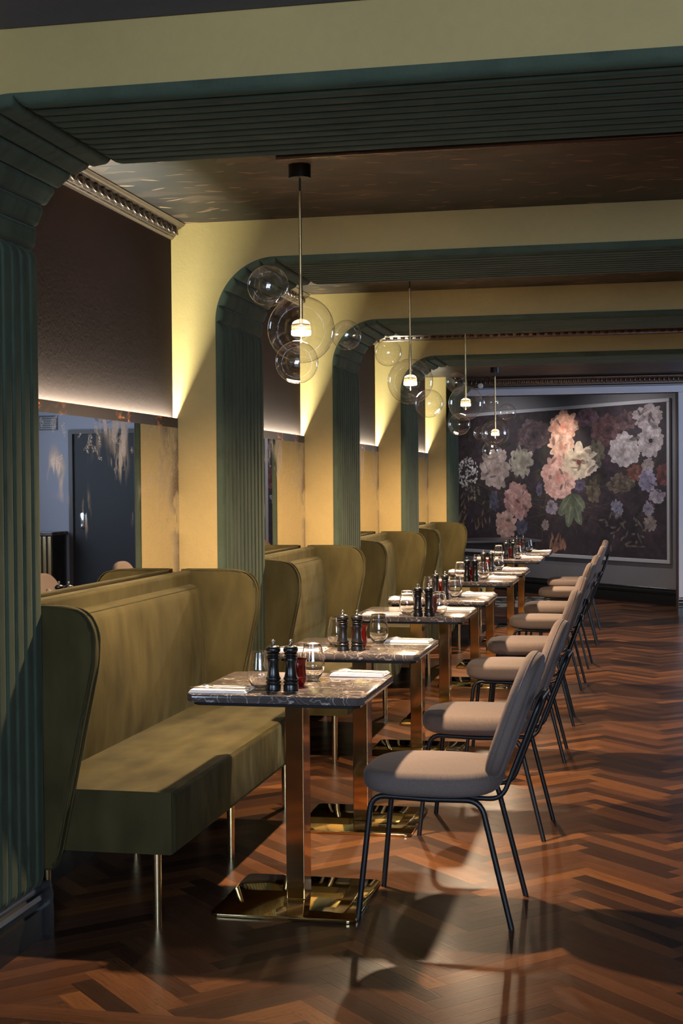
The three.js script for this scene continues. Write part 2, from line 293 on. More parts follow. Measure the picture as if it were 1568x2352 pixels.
{
  // left wall behind the bays, end wall with the wide opening, right and rear walls with windows
  struct('wall_left', bx(-2.45, WALLX, 0, HC + 0.2, REAR, END + 0.12), M.brownWall, 'dark brown lustrous upper wall behind the banquette bays');
  struct('wall_right', merge([bx(RX, RX + 0.25, 0, WIN.y0, REAR, END), bx(RX, RX + 0.25, WIN.y1, HC + 0.2, REAR, END),
    ...(() => { const out = []; let z = REAR; for (const [c, w] of SIDE_WINDOWS) { out.push(bx(RX, RX + 0.25, WIN.y0, WIN.y1, z, c + w / 2)); z = c - w / 2; } out.push(bx(RX, RX + 0.25, WIN.y0, WIN.y1, z, END)); return out; })()]), M.paint, 'ochre window wall across the aisle');
  struct('wall_rear', merge([bx(-2.45, RX + 0.25, 0, WIN.y0, REAR, REAR + 0.25), bx(-2.45, RX + 0.25, WIN.y1, HC + 0.2, REAR, REAR + 0.25),
    ...(() => { const out = []; let x = -2.45; for (const [c, w] of REAR_WINDOWS) { out.push(bx(x, c - w / 2, WIN.y0, WIN.y1, REAR, REAR + 0.25)); x = c + w / 2; } out.push(bx(x, RX + 0.25, WIN.y0, WIN.y1, REAR, REAR + 0.25)); return out; })()]), M.paint, 'ochre window wall facing the arches');
  let n = 0;
  const windowUnit = (place, w) => {
    const h = WIN.y1 - WIN.y0, g = new THREE.Group(); g.name = `window_${++n}`; tag(g, 'tall multi-pane window letting in cool daylight', 'window', 'windows of the dining room', 'structure'); scene.add(g); place(g);
    const cols = Math.round(w / 0.5), rows = 3, f = 0.05;
    mesh('window_frame', merge([bx(-w / 2, w / 2, 0, f, 0, 0.06), bx(-w / 2, w / 2, h - f, h, 0, 0.06), bx(-w / 2, -w / 2 + f, f, h - f, 0, 0.06), bx(w / 2 - f, w / 2, f, h - f, 0, 0.06),
      ...Array.from({ length: cols - 1 }, (_, i) => { const x = -w / 2 + w * (i + 1) / cols; return bx(x - 0.015, x + 0.015, f, h - f, 0.01, 0.05); }),
      ...Array.from({ length: rows - 1 }, (_, i) => { const y = h * (i + 1) / rows; return bx(-w / 2 + f, w / 2 - f, y - 0.015, y + 0.015, 0.01, 0.05); })]), M.trimWhite, g);
    for (let i = 0; i < cols; i++) for (let j = 0; j < rows; j++) { const p = mesh('pane', new THREE.PlaneGeometry(w / cols - 0.03, h / rows - 0.03), M.glass, g); p.position.set(-w / 2 + w * (i + 0.5) / cols, h * (j + 0.5) / rows, 0.03); }
  };
  for (const [z, w] of SIDE_WINDOWS) windowUnit((g) => { g.position.set(RX + 0.06, WIN.y0, z); g.rotation.y = Math.PI / 2; }, w);
  for (const [x, w] of REAR_WINDOWS) windowUnit((g) => { g.position.set(x, WIN.y0, REAR + 0.06); }, w);

  // end wall: opening from x = -2.1 to 0.4, white architrave, dark door further right
  const JX = 0.4, OH = 2.39;
  struct('wall_end', merge([bx(JX, 1.5, 0, HC + 0.2, END, END - 0.12), bx(1.5, 2.36, 2.1, HC + 0.2, END, END - 0.12), bx(2.36, RX + 0.25, 0, HC + 0.2, END, END - 0.12), bx(-3.2, JX, OH, HC + 0.2, END, END - 0.12)]), M.lilac, 'lilac grey wall around the wide opening at the end of the aisle');
  struct('trim_1', merge([rbx(-2.4, JX + 0.075, OH, OH + 0.075, END + 0.03, END - 0.14, 0.006), rbx(JX, JX + 0.075, 0.2, OH, END + 0.03, END - 0.14, 0.006)]), M.trimWhite, 'pale architrave framing the opening to the mural room', 'architrave');
  const door = new THREE.Group(); door.name = 'door_1'; tag(door, 'dark painted door with a long oval pull plate', 'door', null, 'structure'); scene.add(door); door.position.set(1.5, 0, END);
  mesh('door_frame', merge([bx(0, 0.05, 0, 2.1, 0.03, -0.1), bx(0.81, 0.86, 0, 2.1, 0.03, -0.1), bx(0.05, 0.81, 2.05, 2.1, 0.03, -0.1)]), M.reveal, door);
  mesh('door_leaf', rbx(0.05, 0.81, 0.006, 2.05, 0, -0.045, 0.004), M.doorDark, door);
  mesh('pull_plate', extrude(new THREE.Shape().absarc(0, 0.07, 0.022, 0, Math.PI).absarc(0, -0.07, 0.022, Math.PI, Math.PI * 2), 0.012, 0.003, (a, b, c) => [0.7 + a, 1.04 + b, c]), M.steel, door);
  // ceilings
  struct('ceiling', merge([bx(-2.45, RX + 0.25, HC, HC + 0.2, REAR, PIER[0] + 0.01)]), M.navy, 'dark navy ceiling of the front room', 'ceiling');
  for (let k = 0; k < 3; k++) struct(`ceiling_${k + 2}`, uvMetres(bx(-2.45, RX + 0.25, HC, HC + 0.2, PIER[k] - W + 0.01, PIER[k + 1] - 0.01)), M.ceiling, `brown torn paper collage ceiling between ${['first and second', 'second and third', 'third and fourth'][k]} arches`, 'ceiling');
  struct('ceiling_5', bx(-2.45, RX + 0.25, HC4, HC + 0.2, PIER[3] - W + 0.01, PIER[4]), M.ceiling, 'lower brown paper collage ceiling beyond the last arch', 'ceiling');
  struct('ceiling_6', bx(-2.45, RX + 0.25, HC, HC + 0.2, PIER[4], END), M.ceiling, 'brown paper collage ceiling strip before the mural room', 'ceiling');
}

// ------------------------------------------------------------------ arches: painted core and channelled velvet lining
const H_IN = BASEH - RAD, S1 = H_IN, S2 = S1 + RAD * Math.PI / 2;  // path: up the pier, round the corner, along the beam
function onPath(s, off) {                                          // point at path length s, raised off towards the opening
  if (s <= S1) return [BASEX + off, s];
  if (s <= S2) { const a = (s - S1) / RAD, r = RAD - off; return [BASEX + RAD - r * Math.cos(a), H_IN + r * Math.sin(a)]; }
  return [BASEX + RAD + (s - S2), BASEH - off];
}
function padded(s0, s1, z0, z1, thick, relief, ns, nz, es, ez) {   // one padded channel on the path: a slab with sides, its face swelling between the stitched seams
  const roll = (d, e) => d >= e ? 1 : Math.sqrt(Math.max(0, 1 - (1 - d / e) ** 2));
  const spread = (i, n, len, e) => {                               // grid lines: the side, the seam, the rolled edge, the flat middle
    if (i <= 1) return 0; if (i >= n - 1) return 1;
    const k = Math.min(0.45, e / len), t = (i - 1) / (n - 2);
    return t < 0.3 ? k * (1 - Math.cos(t / 0.3 * Math.PI / 2)) : t > 0.7 ? 1 - k * (1 - Math.cos((1 - t) / 0.3 * Math.PI / 2)) : k + (1 - 2 * k) * (t - 0.3) / 0.4;
  };
  const ds = Math.abs(s1 - s0), dz = Math.abs(z1 - z0);
  return gridGeo(ns, nz, (u, v) => {
    const i = Math.round(u * ns), j = Math.round(v * nz), a = spread(i, ns, ds, es), b = spread(j, nz, dz, ez), side = i === 0 || i === ns || j === 0 || j === nz;
    const e = roll(Math.min(a, 1 - a) * ds, es) * roll(Math.min(b, 1 - b) * dz, ez);
    const s = s0 + (s1 - s0) * a, z = z0 + (z1 - z0) * b, [x, y] = onPath(s, side ? 0 : thick + relief * e);
    return [x, y, z, z, s];
  });
}
const SKIRT = 0.175;
function lining(k, withBeam, top) {
  const z0 = PIER[k] + 0.004, z1 = PIER[k] - W - 0.004, n = 11, g = new THREE.Group(); g.name = `trim_${k + 2}`;
  tag(g, withBeam ? `channelled dark green velvet lining of the ${['first', 'second', 'third', 'fourth'][k]} arch` : 'channelled dark green velvet lining of the last pier before the mural room', 'arch lining', null, 'structure');
  scene.add(g);
  const end = withBeam ? S1 : top;
  for (let j = 0; j < n; j++) {
    const a = z0 + (z1 - z0) * j / n, b = z0 + (z1 - z0) * (j + 1) / n;
    mesh('channel', padded(SKIRT - 0.02, end, a, b, 0.006, 0.029, 18, 14, 0.05, j ? 0.014 : 0.028), M.archVelvet, g);
    if (withBeam) mesh('channel', padded(S2, S2 + RX - BASEX - RAD, a, b, 0.006, 0.029, 14, 14, 0.05, j ? 0.014 : 0.028), M.archVelvet, g);
  }
  if (withBeam) for (let j = 0; j < 6; j++) mesh('corner_panel', padded(S1 + (S2 - S1) * j / 6, S1 + (S2 - S1) * (j + 1) / 6, z0, z1, 0.006, 0.029, 16, 18, 0.018, 0.03), M.archVelvet, g);
}
for (let k = 0; k < 5; k++) {
  const arch = k < 4, s = new THREE.Shape();
  if (arch) {
    s.moveTo(-2.4, 0); s.lineTo(BASEX, 0); s.lineTo(BASEX, H_IN); s.absarc(BASEX + RAD, H_IN, RAD, Math.PI, Math.PI / 2, true);
    s.lineTo(RX + 0.1, BASEH); s.lineTo(RX + 0.1, HC + 0.05); s.lineTo(-2.4, HC + 0.05); s.closePath();
  } else { s.moveTo(-2.4, 0); s.lineTo(BASEX, 0); s.lineTo(BASEX, HC4 + 0.02); s.lineTo(-2.4, HC4 + 0.02); s.closePath(); }
  struct(k ? `wall_arch_${String(k).padStart(3, '0')}` : 'wall_arch', extrude(s, W, 0, (a, b, c) => [a, b, PIER[k] - W + c]), M.paint,
    arch ? `ochre painted pier and beam of the ${['first', 'second', 'third', 'fourth'][k]} arch` : 'ochre painted last pier before the mural room');
  lining(k, arch, HC4);
}
// baseboards: moulded, glossy black, round the foot of every pier and along the bays
{
  const prof = [[0, 0], [0.03, 0], [0.03, 0.09], [0.024, 0.097], [0.024, 0.115], [0.03, 0.121], [0.027, 0.137], [0.018, 0.143], [0.018, 0.156], [0.012, 0.168], [0.004, 0.175], [0, 0.175]];
  const run = (len, map) => extrude(prof, len, 0, map);
  const g = new THREE.Group(); g.name = 'baseboard_left'; tag(g, 'glossy black moulded baseboard along the piers and bays', 'baseboard', null, 'structure'); scene.add(g);
  for (let k = 0; k < 5; k++) {
    mesh('baseboard_run', run(W + 0.06, (a, b, c) => [BASEX + a + 0.004, b, PIER[k] - W - 0.03 + c]), M.skirting, g);
    mesh('baseboard_run', run(0.26, (a, b, c) => [WALLX + c, b, PIER[k] + a]), M.skirting, g);
    mesh('baseboard_run', run(0.26, (a, b, c) => [WALLX + c, b, PIER[k] - W - a]), M.skirting, g);
    if (k < 4) mesh('baseboard_run', run(BAYS[k][0] - BAYS[k][1] - 0.06, (a, b, c) => [WALLX + a, b, BAYS[k][1] + 0.03 + c]), M.skirting, g);
  }
  const e = new THREE.Group(); e.name = 'baseboard_end'; tag(e, 'black moulded baseboard of the end wall', 'baseboard', null, 'structure'); scene.add(e);
  mesh('baseboard_run', run(1.1, (a, b, c) => [0.4 + c, b, END + a + 0.012]), M.skirting, e);
  mesh('baseboard_run', run(0.94, (a, b, c) => [2.36 + c, b, END + a + 0.002]), M.skirting, e);
}
// cornices: ogee with a row of eggs, on the bay walls, on the fourth beam and over the opening
{
  const prof = [[0, 0], [0.006, 0], [0.01, 0.006], [0.016, 0.008], [0.016, 0.014], [0.022, 0.016], [0.024, 0.026], [0.03, 0.042], [0.042, 0.05], [0.05, 0.052], [0.052, 0.056], [0.062, 0.06], [0.066, 0.066], [0.07, 0.068], [0.07, 0.074], [0, 0.074]];
  const egg = new THREE.SphereGeometry(1, 10, 8), rim = new THREE.TorusGeometry(1, 0.2, 6, 12, Math.PI).rotateZ(Math.PI);
  let n = 6;
  function cornice(len, place, label, pitch, sc, low) {
    const g = new THREE.Group(); g.name = `trim_${++n}`; tag(g, label, 'cornice', null, 'structure'); scene.add(g); place(g);
    const sp = prof.map(([a, b]) => [a * sc, b * sc]);
    mesh('moulding', extrude(sp, len, 0, (a, b, c) => [c - len / 2, b - 0.074 * sc, a]), M.cornice, g);
    const k = Math.floor(len / pitch);
    for (let i = 0; i < k; i++) {
      const x = (i + 0.5 - k / 2) * pitch, m = mesh('egg', egg, M.cornice, g);
      m.position.set(x, -0.038 * sc, 0.033 * sc); m.scale.set(pitch * 0.3, 0.022 * sc, 0.016 * sc); m.rotation.x = -0.5;
      if (!low) { const r = mesh('egg_rim', rim, M.cornice, g); r.position.set(x, -0.035 * sc, 0.034 * sc); r.scale.set(pitch * 0.42, 0.025 * sc, 0.012 * sc); r.rotation.x = -0.5; }
    }
  }
  for (let k = 0; k < 3; k++) { const [a, b] = BAYS[k]; cornice(a - b, (g) => { g.position.set(WALLX, HC, (a + b) / 2); g.rotation.y = Math.PI / 2; }, `dark bronze egg and dart cornice above the ${['first', 'second', 'third'][k]} mirrored bay`, 0.074, 1, k === 1); }
  cornice(5.3, (g) => { g.position.set(0.61, HC, PIER[3]); }, 'dark bronze beaded cornice along the front of the fourth beam', 0.062, 0.62, true);
  cornice(5.3, (g) => { g.position.set(0.65, 2.6, END); }, 'dark beaded cornice over the opening to the mural room', 0.05, 1.6, true);
}

// ------------------------------------------------------------------ mirrors with concealed light strips
function mirrorBay(z0, z1, label) {
  const len = z0 - z1 - 0.004, zc = (z0 + z1) / 2, top = 1.742, t = thing('antique_mirror', label, 'mirror', [MIRX, 0.5, zc]);
  const g = new THREE.PlaneGeometry(1, 1);
  const panel = bx(-0.006, 0, 0, top - 0.5 - 0.045, -len / 2, len / 2);
  const p = panel.attributes.position, uv = panel.attributes.uv; for (let i = 0; i < p.count; i++) uv.setXY(i, (len / 2 - p.getZ(i)) / len, p.getY(i) / (top - 0.545));
  mesh('mirror_glass', panel, M.mirror, t).userData.label = 'silvered glass clouded by brown drips and blooms';
  const strip = bx(-0.006, 0, top - 0.545, top - 0.5, -len / 2, len / 2), ps = strip.attributes.position, us = strip.attributes.uv; for (let i = 0; i < ps.count; i++) us.setXY(i, (len / 2 - ps.getZ(i)) / len, (ps.getY(i) - top + 0.545) / 0.045);
  mesh('bare_strip', strip, M.rust, t).userData.label = 'rust mottled strip along the top edge where the silver is gone';
  const led = thing('led_strip', `light strip hidden behind the mirror ${label.replace(/^.*mirror /, 'mirror ').replace('mirror', '').trim()}`, 'light strip', [(WALLX + MIRX - 0.006) / 2, top - 0.031, zc]);
  mesh('light_strip', bx(-0.006, 0.006, -0.006, 0, -len / 2 + 0.01, len / 2 - 0.01), M.ledGlow, led);
  const l = new THREE.RectAreaLight(LEDC, LED_NITS, len - 0.03, 0.011); l.position.set((WALLX + MIRX - 0.006) / 2, top - 0.029, zc); l.quaternion.setFromRotationMatrix(new THREE.Matrix4().makeBasis(new THREE.Vector3(0, 0, 1), new THREE.Vector3(-1, 0, 0), new THREE.Vector3(0, -1, 0))); scene.add(l);   // shines straight up
}
mirrorBay(0.2, PIER[0], 'clouded antique mirror before the first arch');
BAYS.forEach(([a, b], k) => mirrorBay(a, b, `clouded antique mirror between ${['the first and second arches', 'the second and third arches', 'the third and fourth arches', 'the fourth arch and the last pier'][k]}`));

// ------------------------------------------------------------------ banquettes
const BAYNAME = ['first and second arches', 'second and third arches', 'third and fourth arches', 'fourth arch and the last pier'];
function banquette(z0, z1, k) {
  const len = z0 - z1, zc = (z0 + z1) / 2, t = thing('banquette', `olive velvet banquette with flared wings between the ${BAYNAME[k]}`, 'banquette', [-1.78, 0, zc], 0, 'velvet banquettes along the mirrored wall');
  const X = (x) => x + 1.78, h = len / 2;
  mesh('back_panel', rbx(X(-2.055), X(-2.0), 0.2, 1.045, -h + 0.02, h - 0.02, 0.02, 4), M.seatVelvet, t);
  const wing = new THREE.Shape(); wing.moveTo(X(-2.055), 0.2); wing.lineTo(X(-1.85), 0.2);
  wing.quadraticCurveTo(X(-1.832), 0.21, X(-1.826), 0.25); wing.lineTo(X(-1.695), 0.86); wing.quadraticCurveTo(X(-1.668), 1.05, X(-1.82), 1.05); wing.lineTo(X(-2.055), 1.05); wing.closePath();
  for (const s of [1, -1]) {
    const a = s > 0 ? h - 0.055 : -h;
    const w = mesh('wing', extrude(wing, 0.055, 0.016, (p, q, c) => [p, q, a + c], 4), M.seatVelvet, t);
    const edge = [[X(-1.86), 0.204, 0], [X(-1.826), 0.25, 0], [X(-1.695), 0.86, 0], [X(-1.69), 0.97, 0], [X(-1.73), 1.035, 0], [X(-1.85), 1.048, 0], [X(-2.04), 1.048, 0]];
    for (const o of [0.008, 0.047]) mesh('piping', tube(edge.map(([x, y]) => [x, y, a + o]), 0.004, 0.04, 60, 6), M.seatVelvet, w);
  }
  // back cushion: profile across the bench, rounded at both ends
  const cs = new THREE.Shape(); cs.moveTo(X(-2.005), 0.44); cs.lineTo(X(-1.945), 0.44); cs.bezierCurveTo(X(-1.915), 0.6, X(-1.93), 0.82, X(-1.945), 0.93); cs.quadraticCurveTo(X(-1.955), 0.985, X(-2.005), 0.985); cs.closePath();
  mesh('back_cushion', extrude(cs, len - 0.13, 0.02, (p, q, c) => [p, q, -h + 0.065 + c], 4), M.seatVelvet, t);
  const ss = new THREE.Shape(), a = h - 0.058, b = -h + 0.058; ss.moveTo(a, 0.255); ss.lineTo(a, 0.455); ss.lineTo(b, 0.455); ss.lineTo(b, 0.38); ss.quadraticCurveTo(b + 0.01, 0.255, b + 0.16, 0.255); ss.closePath();
  mesh('seat', extrude(ss, 0.53, 0.018, (p, q, c) => [X(-1.98) + c, q, p], 4), M.seatVelvet, t);
  for (const z of [h - 0.155, 0, -h + 0.155]) for (const x of [-1.545, -1.93]) mesh('leg', cyl(0.0135, 0.0155, 0.262, X(x), 0, z, 20), M.brassSatin, t);
  return t;
}
BAYS.forEach(([a, b], k) => banquette(a - 0.012, b + 0.012, k));

// ------------------------------------------------------------------ tables
const TABLES = [[-1.158, -4.67], [-1.158, -5.822], [-1.17, -7.42], [-1.158, -8.43], [-1.158, -10.021], [-1.158, -11.066], [-1.158, -12.86], [-1.158, -14.05]];
const PLACE = ['just past the first arch', 'before the second arch', 'just past the second arch', 'before the third arch', 'just past the third arch', 'before the fourth arch', 'just past the fourth arch', 'beside the last pier'];
const table0 = (() => {
  const t = thing('bistro_table', 'square dark veined marble table on a polished brass column and plate', 'table', [0, 0, 0], 0, 'marble tables in front of the banquettes');
  const w = 0.296, d = 0.286, c = 0.022;
  const top = [[-w + c, -d], [w - c, -d], [w, -d + c], [w, d - c], [w - c, d], [-w + c, d], [-w, d - c], [-w, -d + c]];
  mesh('tabletop', extrude(top, 0.026, 0.003, (a, b, k) => [a, 0.724 + k, b], 2), M.marble, t).userData.label = 'dark grey marble top with white veins';
  mesh('underplate', extrude(top.map(([a, b]) => [a * 0.94, b * 0.94]), 0.012, 0.001, (a, b, k) => [a, 0.712 + k, b], 1), M.black, t);
  mesh('column', rbx(-0.032, 0.032, 0.012, 0.712, -0.05, 0.05, 0.003, 2), M.brass, t);
  const s = new THREE.Shape(), e = 0.247, r = 0.03; s.moveTo(-e + r, -e); s.lineTo(e - r, -e); s.absarc(e - r, -e + r, r, -Math.PI / 2, 0); s.lineTo(e, e - r); s.absarc(e - r, e - r, r, 0, Math.PI / 2); s.lineTo(-e + r, e); s.absarc(-e + r, e - r, r, Math.PI / 2, Math.PI); s.lineTo(-e, -e + r); s.absarc(-e + r, -e + r, r, Math.PI, Math.PI * 1.5);
  mesh('base_plate', extrude(s, 0.012, 0.003, (a, b, k) => [a, k, b - 0.035], 3), M.brassPlate, t);
  t.children[2].position.z = -0.04;
  return t;
})();
TABLES.forEach(([x, z], i) => { const t = i ? copyOf(table0, [x, 0, z]) : table0; t.position.set(x, 0, z); t.userData.label = `square veined marble table on a brass column, ${PLACE[i]}`; });

// ------------------------------------------------------------------ chairs
const CHAIRS = [[-0.65, -4.705, -0.04], [-0.624, -5.843, -0.035], [-0.637, -7.445, 0.02], [-0.645, -8.545, 0.04], [-0.645, -10.035, -0.03], [-0.635, -11.16, -0.04], [-0.632, -12.77, 0.02], [-0.64, -14.1, 0.03]];
const chair0 = (() => {
  const t = thing('dining_chair', 'grey brown upholstered dining chair with rounded back and thin black metal legs', 'chair', [0, 0, 0], 0, 'dining chairs along the aisle');
  mesh('seat', pad(0.232, 0.225, 0.078, 2.9, 0.01, 48, 22).translate(-0.032, 0.414, 0), M.chairFabric, t);
  const back = pad(0.215, 0.208, 0.056, 2.9, 0.004, 48, 22), tilt = Math.atan2(0.14, 0.39);
  back.rotateZ(Math.PI / 2).rotateZ(-tilt).translate(0.268, 0.655, 0);
  const bk = mesh('backrest', back, M.chairFabric, t);
  const seam = []; for (let i = 0; i <= 64; i++) { const a = i / 64 * 6.28318, c = sgnpow(Math.cos(a), 2 / 2.9) * 0.2155, s = sgnpow(Math.sin(a), 2 / 2.9) * 0.2085; seam.push(new THREE.Vector3(0.24 + c * Math.sin(tilt), 0.664 + c * Math.cos(tilt), s)); }
  mesh('piping', new THREE.TubeGeometry(new THREE.CatmullRomCurve3(seam, true), 80, 0.0022, 5, true), M.chairFabric, bk);
  for (const s of [1, -1]) {
    mesh('leg', tube([[-0.255, 0, 0.195 * s], [-0.212, 0.408, 0.172 * s], [-0.02, 0.402, 0.172 * s]], 0.0095, 0.05, 40), M.blackMetal, t);
    mesh('leg', tube([[-0.02, 0.402, 0.172 * s], [0.15, 0.406, 0.172 * s], [0.25, 0, 0.192 * s]], 0.0095, 0.05, 40), M.blackMetal, t);
  }
  mesh('back_frame', tube([[0.04, 0.404, 0.125], [0.212, 0.402, 0.125], [0.338, 0.73, 0.125], [0.338, 0.73, -0.125], [0.212, 0.402, -0.125], [0.04, 0.404, -0.125]], 0.008, 0.045, 110), M.blackMetal, t);
  for (const x of [-0.16, 0.06]) mesh('cross_bar', tube([[x, 0.402, 0.172], [x, 0.402, -0.172]], 0.007, 0.01, 4, 8), M.blackMetal, t);
  mesh('back_bracket', rbx(-0.004, 0.004, -0.02, 0.02, -0.13, 0.13, 0.003, 2).rotateZ(-tilt).translate(0.316, 0.715, 0), M.blackMetal, t);
  return t;
})();
CHAIRS.forEach(([x, z, a], i) => { const c = i ? copyOf(chair0, [x, 0, z], a) : chair0; c.position.set(x, 0, z); c.rotation.y = a; c.userData.label = `grey brown upholstered dining chair at the marble table ${PLACE[i]}`; });

// ------------------------------------------------------------------ things on the tables
const TT = 0.7502;
const mill0 = (() => {
  const t = thing('pepper_mill', 'matt black turned wooden pepper mill with a small steel knob beside its twin', 'pepper mill', [0, 0, 0], 0, 'pairs of pepper mills on the marble tables');
  const b = [[0, 0], [0.0245, 0], [0.025, 0.002], [0.025, 0.018], [0.0212, 0.0205], [0.0212, 0.0215], [0.025, 0.0245], [0.025, 0.0285], [0.0205, 0.0315], [0.0205, 0.0325], [0.0245, 0.036], [0.0245, 0.041], [0.0215, 0.044], [0.0195, 0.055], [0.0172, 0.07], [0.0172, 0.082], [0.019, 0.095], [0.0215, 0.104], [0.0178, 0.107], [0.0178, 0.108], [0.0222, 0.111], [0.0222, 0.1125], [0.0178, 0.1155], [0.0178, 0.1165], [0.0222, 0.12], [0.021, 0.124], [0, 0.124]];
  mesh('body', lathe(b, 36), M.blackWood, t);
  mesh('head', lathe([[0, 0.1245], [0.02, 0.1245], [0.024, 0.129], [0.025, 0.135], [0.0235, 0.141], [0.018, 0.146], [0.008, 0.149], [0, 0.149]], 36), M.blackWood, t);
  mesh('knob', lathe([[0, 0.149], [0.0065, 0.149], [0.0065, 0.152], [0.0025, 0.154], [0.0025, 0.159], [0.0058, 0.161], [0.0058, 0.166], [0.003, 0.168], [0, 0.168]], 20), M.steel, t);
  return t;
})();
const votive0 = (() => {
  const t = thing('votive_holder', 'small red glass candle holder behind the pepper mills', 'candle holder', [0, 0, 0], 0, 'red candle holders on the marble tables');
  mesh('bowl', lathe([[0, 0.001], [0.022, 0.001], [0.03, 0.012], [0.034, 0.035], [0.03, 0.06], [0.033, 0.085], [0.036, 0.09], [0.034, 0.091], [0.029, 0.062], [0.032, 0.036], [0.027, 0.014], [0.02, 0.005], [0, 0.005]], 32), M.redGlass, t);
  mesh('candle', cyl(0.018, 0.018, 0.022, 0, 0.006, 0, 20), M.linen, t);
  return t;
})();
const glassProfile = [[0, 0.004], [0.018, 0.0], [0.02, 0.001], [0.031, 0.014], [0.0395, 0.034], [0.041, 0.05], [0.039, 0.075], [0.034, 0.105], [0.0305, 0.125], [0.0295, 0.125], [0.033, 0.104], [0.0378, 0.074], [0.0398, 0.05], [0.038, 0.034], [0.029, 0.016], [0.016, 0.006], [0, 0.006]];
const glassGeo = lathe(glassProfile, 40);
const glassMat = phy([1, 1, 1], 0.0, { transmission: 1, thickness: 0.002, ior: 1.45 });
function tumbler(label, group) { return tag(mesh(numbered('tumbler_glass'), glassGeo, glassMat, scene), label, 'glass', group); }
const napkinGeo = (() => {                                         // a napkin folded into three soft layers
  const ls = []; for (let k = 0; k < 3; k++) ls.push(rbx(-0.097 + 0.002 * k, 0.097 - 0.003 * k, 0.0005 + 0.0032 * k, 0.0036 + 0.0032 * k, -0.062 + 0.003 * k, 0.062 - 0.0025 * k, 0.0014, 2)); return merge(ls);
})();
const forkGeo = (() => {
  const s = new THREE.Shape(); s.moveTo(-0.1, -0.006); s.quadraticCurveTo(-0.04, -0.003, 0.02, -0.003); s.quadraticCurveTo(0.035, -0.012, 0.05, -0.012); s.lineTo(0.09, -0.011); s.lineTo(0.09, -0.008);
  for (const y of [-0.0085, -0.0025, 0.0035]) { s.lineTo(0.055, y + 0.0005); s.lineTo(0.055, y + 0.003); s.lineTo(0.09, y + 0.003); s.lineTo(0.09, y + 0.0055); }
  s.lineTo(0.09, 0.012); s.lineTo(0.05, 0.012); s.quadraticCurveTo(0.035, 0.012, 0.02, 0.003); s.quadraticCurveTo(-0.04, 0.003, -0.1, 0.006); s.closePath();
  const g = extrude(s, 0.0022, 0.0006, (a, b, c) => [a, c + 0.012 * Math.max(0, (a - 0.02) / 0.07) * (1 - Math.max(0, (a - 0.02) / 0.07)) * 2.2 + 0.0003, b], 1); g.computeVertexNormals(); return g;
})();
const knifeGeo = (() => {
  const s = new THREE.Shape(); s.moveTo(-0.105, -0.006); s.lineTo(0.0, -0.0045); s.lineTo(0.0, -0.009); s.lineTo(0.08, -0.008); s.quadraticCurveTo(0.105, -0.005, 0.108, 0.004); s.lineTo(0.0, 0.005); s.lineTo(-0.105, 0.006); s.closePath();
  return extrude(s, 0.003, 0.001, (a, b, c) => [a, c, b], 1);
})();
const napkin = (label, group) => tag(mesh(numbered('folded_napkin'), napkinGeo, M.linen, scene), label, 'napkin', group);
const SET = [   // per table: mills, votive, glass by the bench, glass by the chair, napkin by the bench, napkin by the chair (x, z from the table's centre)
  [[-0.034, 0.152], [0.024, 0.145], [0.02, 0.04], [-0.086, 0.13], [0.036, -0.125], [-0.198, 0.2], [0.178, -0.255 + 0.0]],
  [[-0.034, 0.185], [0.024, 0.178], [0.012, 0.07], [-0.088, 0.055], [0.062, -0.105], [-0.198, 0.205], [0.182, -0.18]],
  [[0.048, 0.24], [0.105, 0.236], [0.1, 0.13], [-0.02, 0.17], [0.155, 0.215], [-0.15, 0.19], [0.195, -0.15]],
  [[-0.03, 0.15], [0.034, 0.2], [0.01, 0.08], [-0.086, 0.03], [0.074, 0.045], [-0.198, 0.2], [0.185, -0.22]],
  [[-0.03, 0.185], [0.027, 0.18], [0.0, 0.08], [-0.1, 0.0], [0.066, 0.01], [-0.198, 0.17], [0.182, -0.19]],
  [[-0.028, 0.19], [0.03, 0.165], [0.0, 0.06], [-0.09, 0.02], [0.07, -0.01], [-0.198, 0.19], [0.18, -0.2]],
  [[-0.03, 0.06], [0.03, 0.0], [-0.02, -0.08], [-0.1, 0.05], [0.08, 0.15], [-0.195, 0.16], [0.182, -0.18]],
  [[-0.03, 0.12], [0.03, 0.1], [0.0, 0.0], [-0.1, 0.05], [0.08, 0.02], [-0.195, 0.18], [0.182, -0.2]],
];
